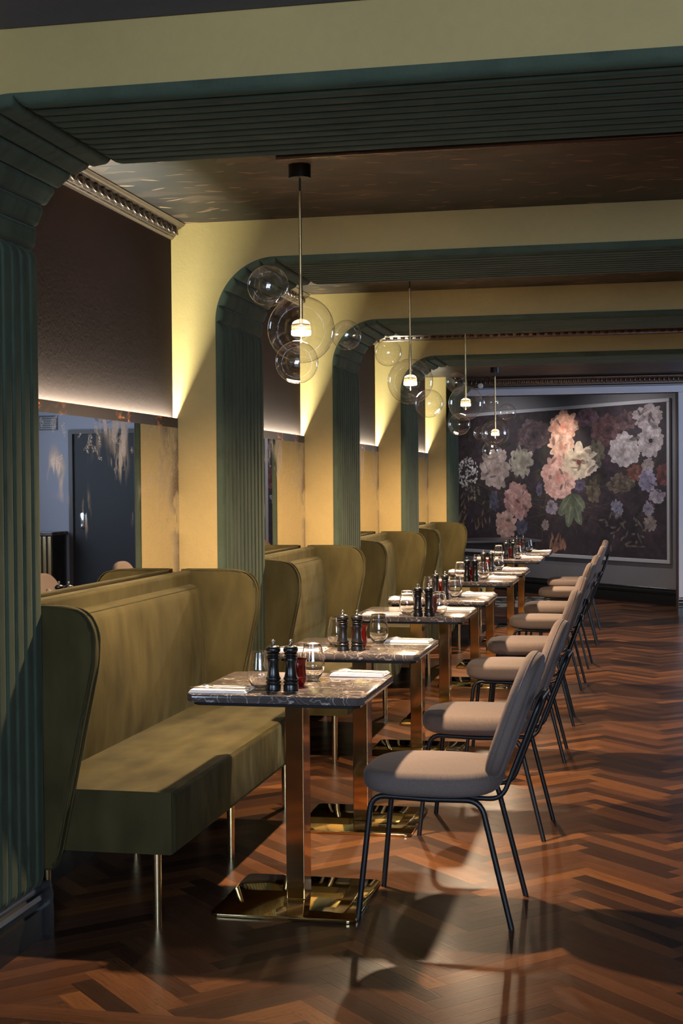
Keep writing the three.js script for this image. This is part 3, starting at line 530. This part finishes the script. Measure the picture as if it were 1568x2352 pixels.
TABLES.forEach(([x, z], i) => {
  const [m1, m2, vo, g1, g2, n1, n2] = SET[i], put = (o, [a, b], y = TT, turn = 0) => { o.position.set(x + a, y, z + b); o.rotation.y = turn; };
  const m = i ? copyOf(mill0, [0, 0, 0]) : mill0, mb = copyOf(mill0, [0, 0, 0]), v = i ? copyOf(votive0, [0, 0, 0]) : votive0;
  put(m, m1); put(mb, m2); put(v, vo);
  m.userData.label = `black pepper mill on the bench side of its twin, table ${PLACE[i]}`; mb.userData.label = `black pepper mill on the chair side of its twin, table ${PLACE[i]}`; v.userData.label = `small red glass candle holder on the table ${PLACE[i]}`;
  put(tumbler(`clear stemless glass on the bench side of the table ${PLACE[i]}`, 'glasses on the bench side'), g1);
  put(tumbler(`clear stemless glass on the chair side of the table ${PLACE[i]}`, 'glasses on the chair side'), g2);
  for (const [at, side, turn] of [[n1, 'bench', 0.03], [n2, 'chair', -0.04]]) {
    put(napkin(`folded white napkin at the ${side} side of the table ${PLACE[i]}`, `napkins on the ${side} side`), at, TT, turn);
    const f = tag(mesh(numbered('dinner_fork'), forkGeo, M.steel, scene), `steel fork on the ${side} side napkin of the table ${PLACE[i]}`, 'fork', `forks on the ${side} side`);
    put(f, [at[0] - 0.012, at[1] - 0.02], TT + 0.0104, Math.PI + 0.12 + turn);
    const k = tag(mesh(numbered('dinner_knife'), knifeGeo, M.steel, scene), `steel knife on the ${side} side napkin of the table ${PLACE[i]}`, 'knife', `knives on the ${side} side`);
    put(k, [at[0] + 0.0, at[1] + 0.022], TT + 0.0104, -0.1 + turn);
  }
});

// ------------------------------------------------------------------ pendant lamps: clear globes with a lit disc, smaller bubbles clinging to them
const lampDisc = lathe([[0, -0.022], [0.033, -0.022], [0.037, -0.019], [0.037, -0.004], [0, -0.004]], 40), discCap = lathe([[0, -0.004], [0.037, -0.004], [0.037, 0.017], [0.035, 0.019], [0, 0.019]], 40);
const blown = (r) => new THREE.SphereGeometry(r, 56, 36);   // thin blown glass
function pendant(x, y, z, hc, label, bubbles) {
  const t = thing('pendant_lamp', label, 'pendant lamp', [x, hc, z], 0, 'bubble pendant lamps'), dy = y - hc;
  mesh('canopy', cyl(0.042, 0.042, 0.05, 0, -0.05, 0, 36), M.blackMetal, t);
  mesh('cable', cyl(0.004, 0.004, -0.05 - (dy + 0.52) + 0.0, 0, dy + 0.52, 0, 10), M.blackMetal, t);
  mesh('rod', merge([cyl(0.0055, 0.0055, 0.31, 0, dy + 0.21, 0, 14), cyl(0.0085, 0.0055, 0.08, 0, dy + 0.13, 0, 14), cyl(0.0075, 0.0075, 0.115, 0, dy + 0.017, 0, 14), cyl(0.003, 0.0045, 0.03, 0, dy - 0.05, 0, 10)]), M.brassSatin, t);
  mesh('disc_cap', discCap.clone().translate(0, dy, 0), M.brassSatin, t);
  mesh('lamp_disc', lampDisc.clone().translate(0, dy, 0), M.lampGlow, t);
  const R = 0.127, gl = mesh('globe', blown(R).translate(0, dy, 0), M.globe, t);
  for (const [rx, uy, fz, r] of bubbles) {                         // right, up, towards the near end, radius; pushed out to touch the globe
    const b = mesh('bubble', blown(r), M.globe, t), v = new THREE.Vector3(rx, uy, 0), need = (R + r) ** 2 - v.lengthSq();
    v.z = fz * Math.sqrt(Math.max(0, need)); b.position.set(v.x, dy + v.y, v.z);
  }
  const l = new THREE.SpotLight(WARM, PENDANT_CD, 0, 1.48, 0.62); l.position.set(x, y - 0.034, z); l.target.position.set(x, 0, z); l.castShadow = true; l.shadow.radius = 1.6; scene.add(l, l.target);   // the disc shines down
}
const px = (p, d) => p / FOCAL * d;
pendant(-1.249, 2.016, -5.19, HC, 'bubble pendant with side bubbles above left, at right and below, before the second arch', [[px(-65, 5.32), px(96, 5.32), 1, px(47, 5.32)], [px(94, 5.32), px(-9, 5.32), -1, px(35, 5.32)], [px(12, 5.32), px(-83, 5.32), 1, px(48, 5.32)]]);
pendant(-1.254, 2.005, -7.81, HC, 'bubble pendant with one bubble above left and one below right', [[px(-51, 7.89), px(67, 7.89), 1, px(31, 7.89)], [px(49, 7.89), px(-54, 7.89), 1, px(32, 7.89)]]);
pendant(-1.253, 2.024, -10.36, HC, 'bubble pendant with small bubbles above left, right and below, before the fourth arch', [[px(-25, 10.38), px(50, 10.38), -1, px(23.5, 10.38)], [px(58, 10.38), px(1, 10.38), -1, px(18, 10.38)], [px(-10, 10.38), px(-50, 10.38), 1, px(25, 10.38)]]);
pendant(-1.303, 1.897, -13.02, HC4, 'bubble pendant with bubbles above right, at left and below, over the last tables', [[px(27, 13), px(46, 13), 1, px(21, 13)], [px(-30, 13), px(-1, 13), 1, px(16, 13)], [px(-13, 13), px(-39, 13), -1, px(20.5, 13)]]);
// conduit on the ceiling that feeds the first lamp; another over the last bay with a small emergency light
tag(mesh(numbered('ceiling_conduit'), tube([[-1.29, HC - 0.012, -5.0], [RX, HC - 0.012, -5.0]], 0.011, 0.01, 2, 12), M.cornice, scene), 'thin brown conduit along the ceiling behind the first pendant lamp', 'conduit');
tag(mesh(numbered('ceiling_conduit'), tube([[-1.62, 2.6, END + 0.16], [-1.62, 2.575, END + 0.16], [-1.55, 2.56, END + 0.16], [RX, 2.56, END + 0.16]], 0.018, 0.03, 40, 12), M.cornice, scene), 'brown pipe running above the opening to the mural room', 'conduit');
tag(mesh(numbered('wall_detector'), merge([new THREE.TorusGeometry(0.022, 0.009, 10, 20).translate(0, 0, 0), cyl(0.02, 0.02, 0.02, 0, -0.01, 0, 20).rotateX(Math.PI / 2)]).translate(-1.7, 2.5, END + 0.07), M.whitePlastic, scene), 'small white round detector on the cornice over the opening', 'detector');

// ------------------------------------------------------------------ mural room
const MP = new THREE.Vector3(0.414, 0, -16.667), MD = new THREE.Vector3(-0.6846, 0, -0.7289), MN = new THREE.Vector3(0.7289, 0, -0.6846).negate();   // foot of the mural wall, its direction, the way it faces
const murTurn = Math.atan2(MN.x, MN.z);
const murAt = (s, y, off) => new THREE.Vector3(MP.x + MD.x * s + MN.x * off, y, MP.z + MD.z * s + MN.z * off);
{
  const wallM = new THREE.Group();
  const g = bx(-3.2, 3.2, 0, 2.75, -0.15, 0), m = struct('wall_mural', g, M.greyWall, 'grey slanted wall carrying the flower mural');
  const c = murAt(2.2, 0, 0); m.position.copy(c); m.rotation.y = murTurn;
  const base = [[0, 0], [0.03, 0], [0.03, 0.1], [0.022, 0.11], [0.022, 0.13], [0.03, 0.136], [0.026, 0.16], [0.014, 0.17], [0.012, 0.19], [0.004, 0.2], [0, 0.2]];
  const b = mesh('baseboard_mural', extrude(base, 6.4, 0, (p, q, k) => [k - 3.2, q, p]), M.skirting, scene); tag(b, 'tall black moulded baseboard under the mural', 'baseboard', null, 'structure'); b.position.copy(c); b.rotation.y = murTurn;
  struct('wall_reveal', bx(0.4, 0.55, 0, 2.75, END - 0.12, -17.0), M.reveal, 'dark brown side wall right of the mural');
  struct('wall_far', bx(-3.3, -3.15, 0, 2.75, END - 0.12, ZE), M.greyWall, 'grey side wall of the mural room');
  struct('wall_back', bx(-3.3, RX + 0.3, 0, 2.75, ZE, ZE - 0.15), M.greyWall, 'grey back wall of the mural room');
  struct('ceiling_7', bx(-3.3, RX + 0.3, 2.7, 2.85, END - 0.02, ZE), M.ceiling, 'brown paper collage ceiling of the mural room', 'ceiling');
}
// the mural: a printed panel of many blooms on a dark ground (its own arrangement of flowers)
const muralTex = (() => {
  const Wp = 2048, Hp = 1024, S0 = 0.13, S1m = 4.35, Y0 = 0.53, Y1 = 2.36, k = Wp / (S1m - S0), kv = Hp / (Y1 - Y0);
  const c = document.createElement('canvas'); c.width = Wp; c.height = Hp; const g = c.getContext('2d');
  const rgb = (a, j = 0) => `rgb(${a.map((v) => Math.max(0, Math.min(255, v + j)) | 0).join(',')})`;
  g.fillStyle = '#3a2c30'; g.fillRect(0, 0, Wp, Hp);
  for (let i = 0; i < 900; i++) { const v = rr(36, 70); g.fillStyle = `rgba(${v * 1.12 | 0},${v * 0.88 | 0},${v * 0.95 | 0},0.25)`; g.beginPath(); g.ellipse(rnd() * Wp, rnd() * Hp, rr(30, 160), rr(20, 90), rnd() * 3, 0, 6.3); g.fill(); }
  const X = (s) => (S1m - s) * k, Y = (h) => (Y1 - h) * kv;
  const petal = (x, y, len, wid, rot, a, b) => {
    g.save(); g.translate(x, y); g.rotate(rot);
    const gr = g.createLinearGradient(0, 0, len, 0); gr.addColorStop(0, rgb(b)); gr.addColorStop(0.5, rgb(lerp3(b, a, 0.75))); gr.addColorStop(1, rgb(a));
    g.fillStyle = gr; g.beginPath(); g.moveTo(0, 0); g.bezierCurveTo(len * 0.2, -wid * 0.9, len * 0.75, -wid * rr(0.9, 1.2), len * rr(0.92, 1.02), -wid * 0.25);
    g.quadraticCurveTo(len * rr(0.86, 1.06), 0, len * rr(0.92, 1.02), wid * 0.3); g.bezierCurveTo(len * 0.75, wid * rr(0.9, 1.2), len * 0.2, wid * 0.9, 0, 0); g.fill();
    g.strokeStyle = rgb(lerp3(a, b, 0.7), -18) .replace('rgb', 'rgba').replace(')', ',0.35)'); g.lineWidth = 1.4; for (let q = -2; q <= 2; q++) { g.beginPath(); g.moveTo(len * 0.15, wid * 0.04 * q); g.quadraticCurveTo(len * 0.5, wid * 0.3 * q, len * 0.9, wid * 0.22 * q); g.stroke(); }
    g.restore();
  };
  const bloom = (s, h, rx, ry, col, deep, layers = 4, n = 9, core) => {
    layers += 2; n += 3; col = lerp3(col, [186, 170, 162], 0.3);
    const x = X(s), y = Y(h), ax = rx * k, ay = ry * kv;
    g.save(); g.translate(x, y); g.scale(1, ay / ax);
    for (let L = 0; L < layers; L++) { const q = (1 - L / layers) ** 1.2, o = rnd() * 6; for (let i = 0; i < n; i++) { const t = o + i / n * 6.2832 + rr(-0.15, 0.15), j = rr(-22, 14); petal(Math.cos(t) * ax * 0.12 * q, Math.sin(t) * ax * 0.12 * q, ax * (0.34 + 0.66 * q) * rr(0.82, 1.05), ax * 0.3 * (0.5 + 0.5 * q) * rr(0.7, 1.3), t, lerp3(col, deep, 0.12 + 0.25 * rnd()).map((v) => v + j), lerp3(deep, col, 0.25 * rnd())); } }
    if (core) { g.fillStyle = rgb(core); g.beginPath(); g.arc(0, 0, ax * 0.14, 0, 6.3); g.fill(); for (let i = 0; i < 40; i++) { const t = rnd() * 6.3, r = ax * rr(0.1, 0.26); g.fillStyle = rgb(core, rr(-10, 60)); g.beginPath(); g.arc(Math.cos(t) * r, Math.sin(t) * r, 2, 0, 6.3); g.fill(); } }
    g.restore();
  };
  const cluster = (s, h, rx, ry, col, n = 60) => { for (let i = 0; i < n; i++) { const t = rnd() * 6.3, r = Math.sqrt(rnd()); const j = rr(-60, 10); g.fillStyle = rgb(col, j); g.beginPath(); g.ellipse(X(s) + Math.cos(t) * r * rx * k, Y(h) + Math.sin(t) * r * ry * kv, rr(5, 15), rr(4, 11), rnd() * 3, 0, 6.3); g.fill(); } };
  const stem = (s0, h0, s1, h1, col, w = 4) => { g.strokeStyle = rgb(col); g.lineWidth = w; g.beginPath(); g.moveTo(X(s0), Y(h0)); g.bezierCurveTo(X(s0), Y((h0 + h1) / 2), X(s1 + 0.1), Y((h0 + h1) / 2), X(s1), Y(h1)); g.stroke(); };
  const leaf = (s, h, len, wid, rot, a, b) => petal(X(s), Y(h), len * k, wid * k, rot, a, b);
  for (let i = 0; i < 90; i++) leaf(rr(0.2, 4.2), rr(1.0, 2.3), rr(0.1, 0.32), rr(0.03, 0.09), rnd() * 6.3, lerp3([52, 44, 40], [74, 66, 48], rnd()), [30, 26, 24]);
  for (let i = 0; i < 30; i++) stem(rr(0.2, 4.2), rr(1.1, 1.9), rr(0.2, 4.2), rr(0.6, 1.3), lerp3([70, 58, 44], [110, 84, 62], rnd()), rr(1.5, 4));
  // dim blooms of the background
  bloom(2.57, 2.06, 0.33, 0.2, [98, 70, 70], [48, 30, 34], 4, 16); bloom(1.52, 2.24, 0.22, 0.12, [96, 66, 76], [52, 30, 40], 3, 12); bloom(1.13, 2.06, 0.3, 0.2, [92, 52, 52], [44, 24, 26], 4, 12);
  bloom(0.92, 1.42, 0.24, 0.13, [104, 86, 66], [56, 44, 36], 3, 8); bloom(0.67, 1.55, 0.16, 0.1, [126, 66, 44], [66, 34, 28], 3, 8); bloom(0.2, 1.52, 0.13, 0.13, [122, 50, 44], [62, 26, 26], 3, 8); bloom(0.8, 2.18, 0.18, 0.12, [92, 60, 60], [46, 28, 32], 3, 9);
  bloom(1.36, 1.78, 0.16, 0.19, [120, 112, 86], [70, 64, 50], 2, 6); bloom(1.41, 1.33, 0.14, 0.15, [112, 96, 70], [66, 56, 44], 2, 6); bloom(3.41, 1.2, 0.11, 0.14, [92, 92, 108], [50, 46, 60], 2, 8); bloom(2.82, 0.86, 0.13, 0.1, [92, 94, 112], [52, 48, 62], 3, 9); bloom(1.66, 1.4, 0.11, 0.08, [84, 76, 106], [48, 40, 60], 2, 8);
  // pale blooms
  bloom(3.38, 1.63, 0.33, 0.27, [206, 186, 170], [140, 108, 96], 5, 8); bloom(2.82, 1.71, 0.24, 0.22, [196, 184, 160], [130, 116, 92], 5, 7); bloom(2.91, 1.2, 0.29, 0.25, [222, 176, 160], [168, 96, 84], 6, 8); bloom(3.15, 0.88, 0.25, 0.2, [228, 196, 176], [196, 118, 98], 5, 7);
  bloom(1.96, 2.14, 0.28, 0.2, [236, 196, 172], [190, 104, 84], 5, 10); bloom(1.99, 1.9, 0.26, 0.17, [238, 208, 186], [206, 128, 106], 5, 9); bloom(2.06, 1.5, 0.33, 0.28, [232, 196, 182], [188, 108, 98], 6, 10); bloom(1.67, 1.69, 0.33, 0.23, [232, 218, 194], [188, 158, 128], 3, 7, [120, 60, 50]);
  bloom(0.85, 1.82, 0.27, 0.21, [204, 192, 188], [134, 116, 114], 6, 12); bloom(0.4, 1.92, 0.22, 0.19, [206, 194, 190], [132, 112, 112], 5, 10, [34, 20, 26]); bloom(0.45, 2.21, 0.24, 0.14, [196, 182, 178], [126, 104, 104], 5, 10); bloom(0.45, 1.63, 0.11, 0.09, [188, 172, 166], [120, 100, 98], 4, 8);
  bloom(0.46, 1.45, 0.16, 0.13, [168, 156, 176], [98, 86, 116], 4, 9); bloom(0.3, 1.27, 0.13, 0.09, [192, 180, 184], [116, 100, 118], 4, 9); bloom(0.44, 1.12, 0.1, 0.09, [176, 164, 176], [106, 92, 112], 3, 8); bloom(0.41, 0.95, 0.11, 0.1, [170, 152, 142], [104, 86, 78], 3, 6); bloom(0.99, 1.12, 0.11, 0.11, [156, 152, 168], [92, 86, 104], 3, 8);
  cluster(4.02, 1.59, 0.25, 0.22, [226, 218, 206], 130); cluster(3.92, 1.32, 0.18, 0.14, [150, 140, 120], 40);
  bloom(2.2, 1.12, 0.13, 0.09, [172, 158, 170], [106, 90, 108], 3, 8); bloom(2.33, 0.89, 0.08, 0.07, [190, 170, 162], [130, 104, 98], 3, 6); bloom(2.45, 1.35, 0.07, 0.1, [112, 100, 128], [60, 52, 76], 2, 6);
  for (let i = 0; i < 150; i++) { g.globalAlpha = rr(0.25, 0.6); leaf(rr(0.2, 4.3), rr(0.9, 2.34), rr(0.06, 0.2), rr(0.012, 0.045), rnd() * 6.3, lerp3([58, 46, 44], [92, 84, 60], rnd()), [36, 28, 30]); }
  g.globalAlpha = 1;
  // the drooping veined leaves and dry stalks
  for (const [r, l] of [[1.25, 0.48], [1.75, 0.5], [2.25, 0.4], [0.8, 0.34]]) { leaf(1.8, 1.3, l, 0.11, r, [112, 116, 94], [66, 72, 56]); leaf(1.8, 1.3, l * 0.9, 0.012, r, [150, 150, 124], [96, 100, 80]); }
  for (let i = 0; i < 26; i++) leaf(2.09 + rr(-0.12, 0.12), 0.72 + rr(-0.08, 0.1), rr(0.08, 0.2), 0.025, 1.57 + rr(-0.6, 0.6), [176, 128, 102], [110, 74, 60]);
  for (let i = 0; i < 36; i++) leaf(rr(0.5, 1.2), rr(0.65, 1.0), rr(0.04, 0.16), 0.018, rnd() * 6.3, [136, 122, 104], [70, 60, 54]);
  for (let i = 0; i < 24; i++) leaf(rr(3.5, 4.2), rr(0.9, 1.35), rr(0.05, 0.18), 0.02, 1.2 + rnd() * 1.2, [150, 124, 92], [84, 66, 52]);
  const im = g.getImageData(0, 0, Wp, Hp), D = im.data;               // brush grain and faded print
  for (let j = 0; j < Hp; j++) for (let i = 0; i < Wp; i++) { const q = 4 * (j * Wp + i), f = 0.8 + 0.45 * (fbm(i / Wp, j / Hp, 60, 34, 3, 181) - 0.3) + 0.1 * (hash(i, j, 183) - 0.5); for (let m = 0; m < 3; m++) D[q + m] = Math.min(255, D[q + m] * f); }
  g.putImageData(im, 0, 0);
  const t = new THREE.CanvasTexture(c); t.colorSpace = THREE.SRGBColorSpace; return t;
})();
{
  const t = thing('flower_mural', 'large framed mural of pale blooms on a dark ground', 'mural'), cs = (0.13 + 4.35) / 2, w = 4.22, y0 = 0.53, h = 1.83;
  t.position.copy(murAt(cs, y0, 0.0)); t.rotation.y = murTurn;
  const p = mesh('canvas', new THREE.BoxGeometry(w, h, 0.02).translate(0, h / 2, 0.012), [M.reveal, M.reveal, M.reveal, M.reveal, std([1, 1, 1], 0.75, { map: muralTex }), M.reveal], t);
  const f = 0.045, fr = std([0.42, 0.4, 0.4], 0.45);
  for (const [a, b, c, d] of [[-w / 2 - f, w / 2 + f, -f, 0], [-w / 2 - f, w / 2 + f, h, h + f], [-w / 2 - f, -w / 2, 0, h], [w / 2, w / 2 + f, 0, h]]) mesh('frame_rail', rbx(a, b, c, d, 0.001, 0.035, 0.006), fr, t);
  // gallery spot that lights it
  const at = murAt(1.95, 2.66, 0.75), aim = murAt(1.95, 1.75, 0.0);
  const sp = thing('ceiling_spotlight', 'small black ceiling spotlight aimed at the flower mural', 'spotlight', [at.x, 2.7, at.z]);
  mesh('spot_body', cyl(0.035, 0.035, 0.1, 0, -0.1, 0, 24), M.blackMetal, sp); mesh('light_lens', cyl(0.03, 0.03, 0.004, 0, -0.106, 0, 24), M.lightGlow, sp);
  const l = new THREE.SpotLight(new THREE.Color(1, 0.86, 0.7), 5, 0, 0.55, 1); l.position.set(at.x, 2.585, at.z); l.target.position.copy(aim); l.castShadow = true; l.shadow.radius = 2; scene.add(l, l.target);
}
for (const [q, a] of [[0.75, 'right'], [3.2, 'left']]) {              // two wider wash lights on the same ceiling
  const at = murAt(q, 2.66, 1.3), sp = thing('ceiling_downlight', `flush ceiling downlight washing the ${a} half of the flower mural`, 'downlight', [at.x, 2.7, at.z]);
  mesh('bezel', cyl(0.06, 0.055, 0.012, 0, -0.012, 0, 28), M.whitePlastic, sp); mesh('light_lens', cyl(0.045, 0.045, 0.003, 0, -0.0155, 0, 28), M.lightGlow, sp);
  const l = new THREE.SpotLight(new THREE.Color(0.95, 0.94, 1), 6.5, 0, 1.0, 1); l.position.set(at.x, 2.675, at.z); l.target.position.copy(murAt(q, 1.2, 0)); l.castShadow = true; l.shadow.radius = 2; scene.add(l, l.target);
}
// long black table and patterned rug before the mural
{
  const t = thing('trestle_table', 'long dark table on black splayed trestle legs before the mural', 'table', [-2.0, 0.0125, -17.1], 0.35);
  mesh('tabletop', rbx(-0.75, 0.75, 0.715, 0.745, -0.42, 0.42, 0.006), std([0.12, 0.1, 0.095], 0.3), t);
  mesh('apron', bx(-0.68, 0.68, 0.67, 0.715, -0.36, 0.36), M.black, t);
  for (const s of [-1, 1]) for (const q of [-1, 1]) mesh('leg', extrude([[-0.02, 0], [0.02, 0], [0.09, 0.68], [0.03, 0.68]], 0.04, 0.003, (a, b, c) => [s * 0.5 + q * (a + 0.02), b, c - 0.02], 1), M.black, t);
  const rugTex = tex(512, 512, (u, v) => { const m = sm(0.42, 0.56, fbm(u, v, 7, 5, 4, 171)); return lerp3([0.22, 0.21, 0.2], [0.66, 0.62, 0.58], m); }, { srgb: true });
  single('patterned_rug', rbx(-2.6, -1.05, 0.0005, 0.012, -16.35, -17.75, 0.004), std([1, 1, 1], 0.95, { map: rugTex }), 'grey and cream mottled rug under the long dark table', 'rug');
  const b = thing('slatted_counter', 'counter faced with upright brass slats against the lilac end wall', 'counter', [2.8, 0, END + 0.25]);
  mesh('carcass', bx(-0.4, 0.4, 0.02, 0.88, -0.22, 0.17), M.black, b); mesh('worktop', rbx(-0.42, 0.42, 0.88, 0.92, -0.23, 0.22, 0.005), M.marble, b);
  for (let i = 0; i < 13; i++) mesh('slat', rbx(-0.39 + i * 0.0615, -0.355 + i * 0.0615, 0.04, 0.87, 0.17, 0.195, 0.004), M.brassSatin, b);
  const v = thing('wall_vent', 'dark slatted air vent high on the lilac end wall', 'vent', [2.62, 2.1, END]);
  mesh('vent_frame', bx(-0.12, 0.12, 0, 0.17, 0.001, 0.012), M.reveal, v); for (let i = 0; i < 6; i++) mesh('slat', bx(-0.11, 0.11, 0.015 + i * 0.025, 0.026 + i * 0.025, 0.012, 0.022), M.black, v);
}

renderer.render(scene, camera);
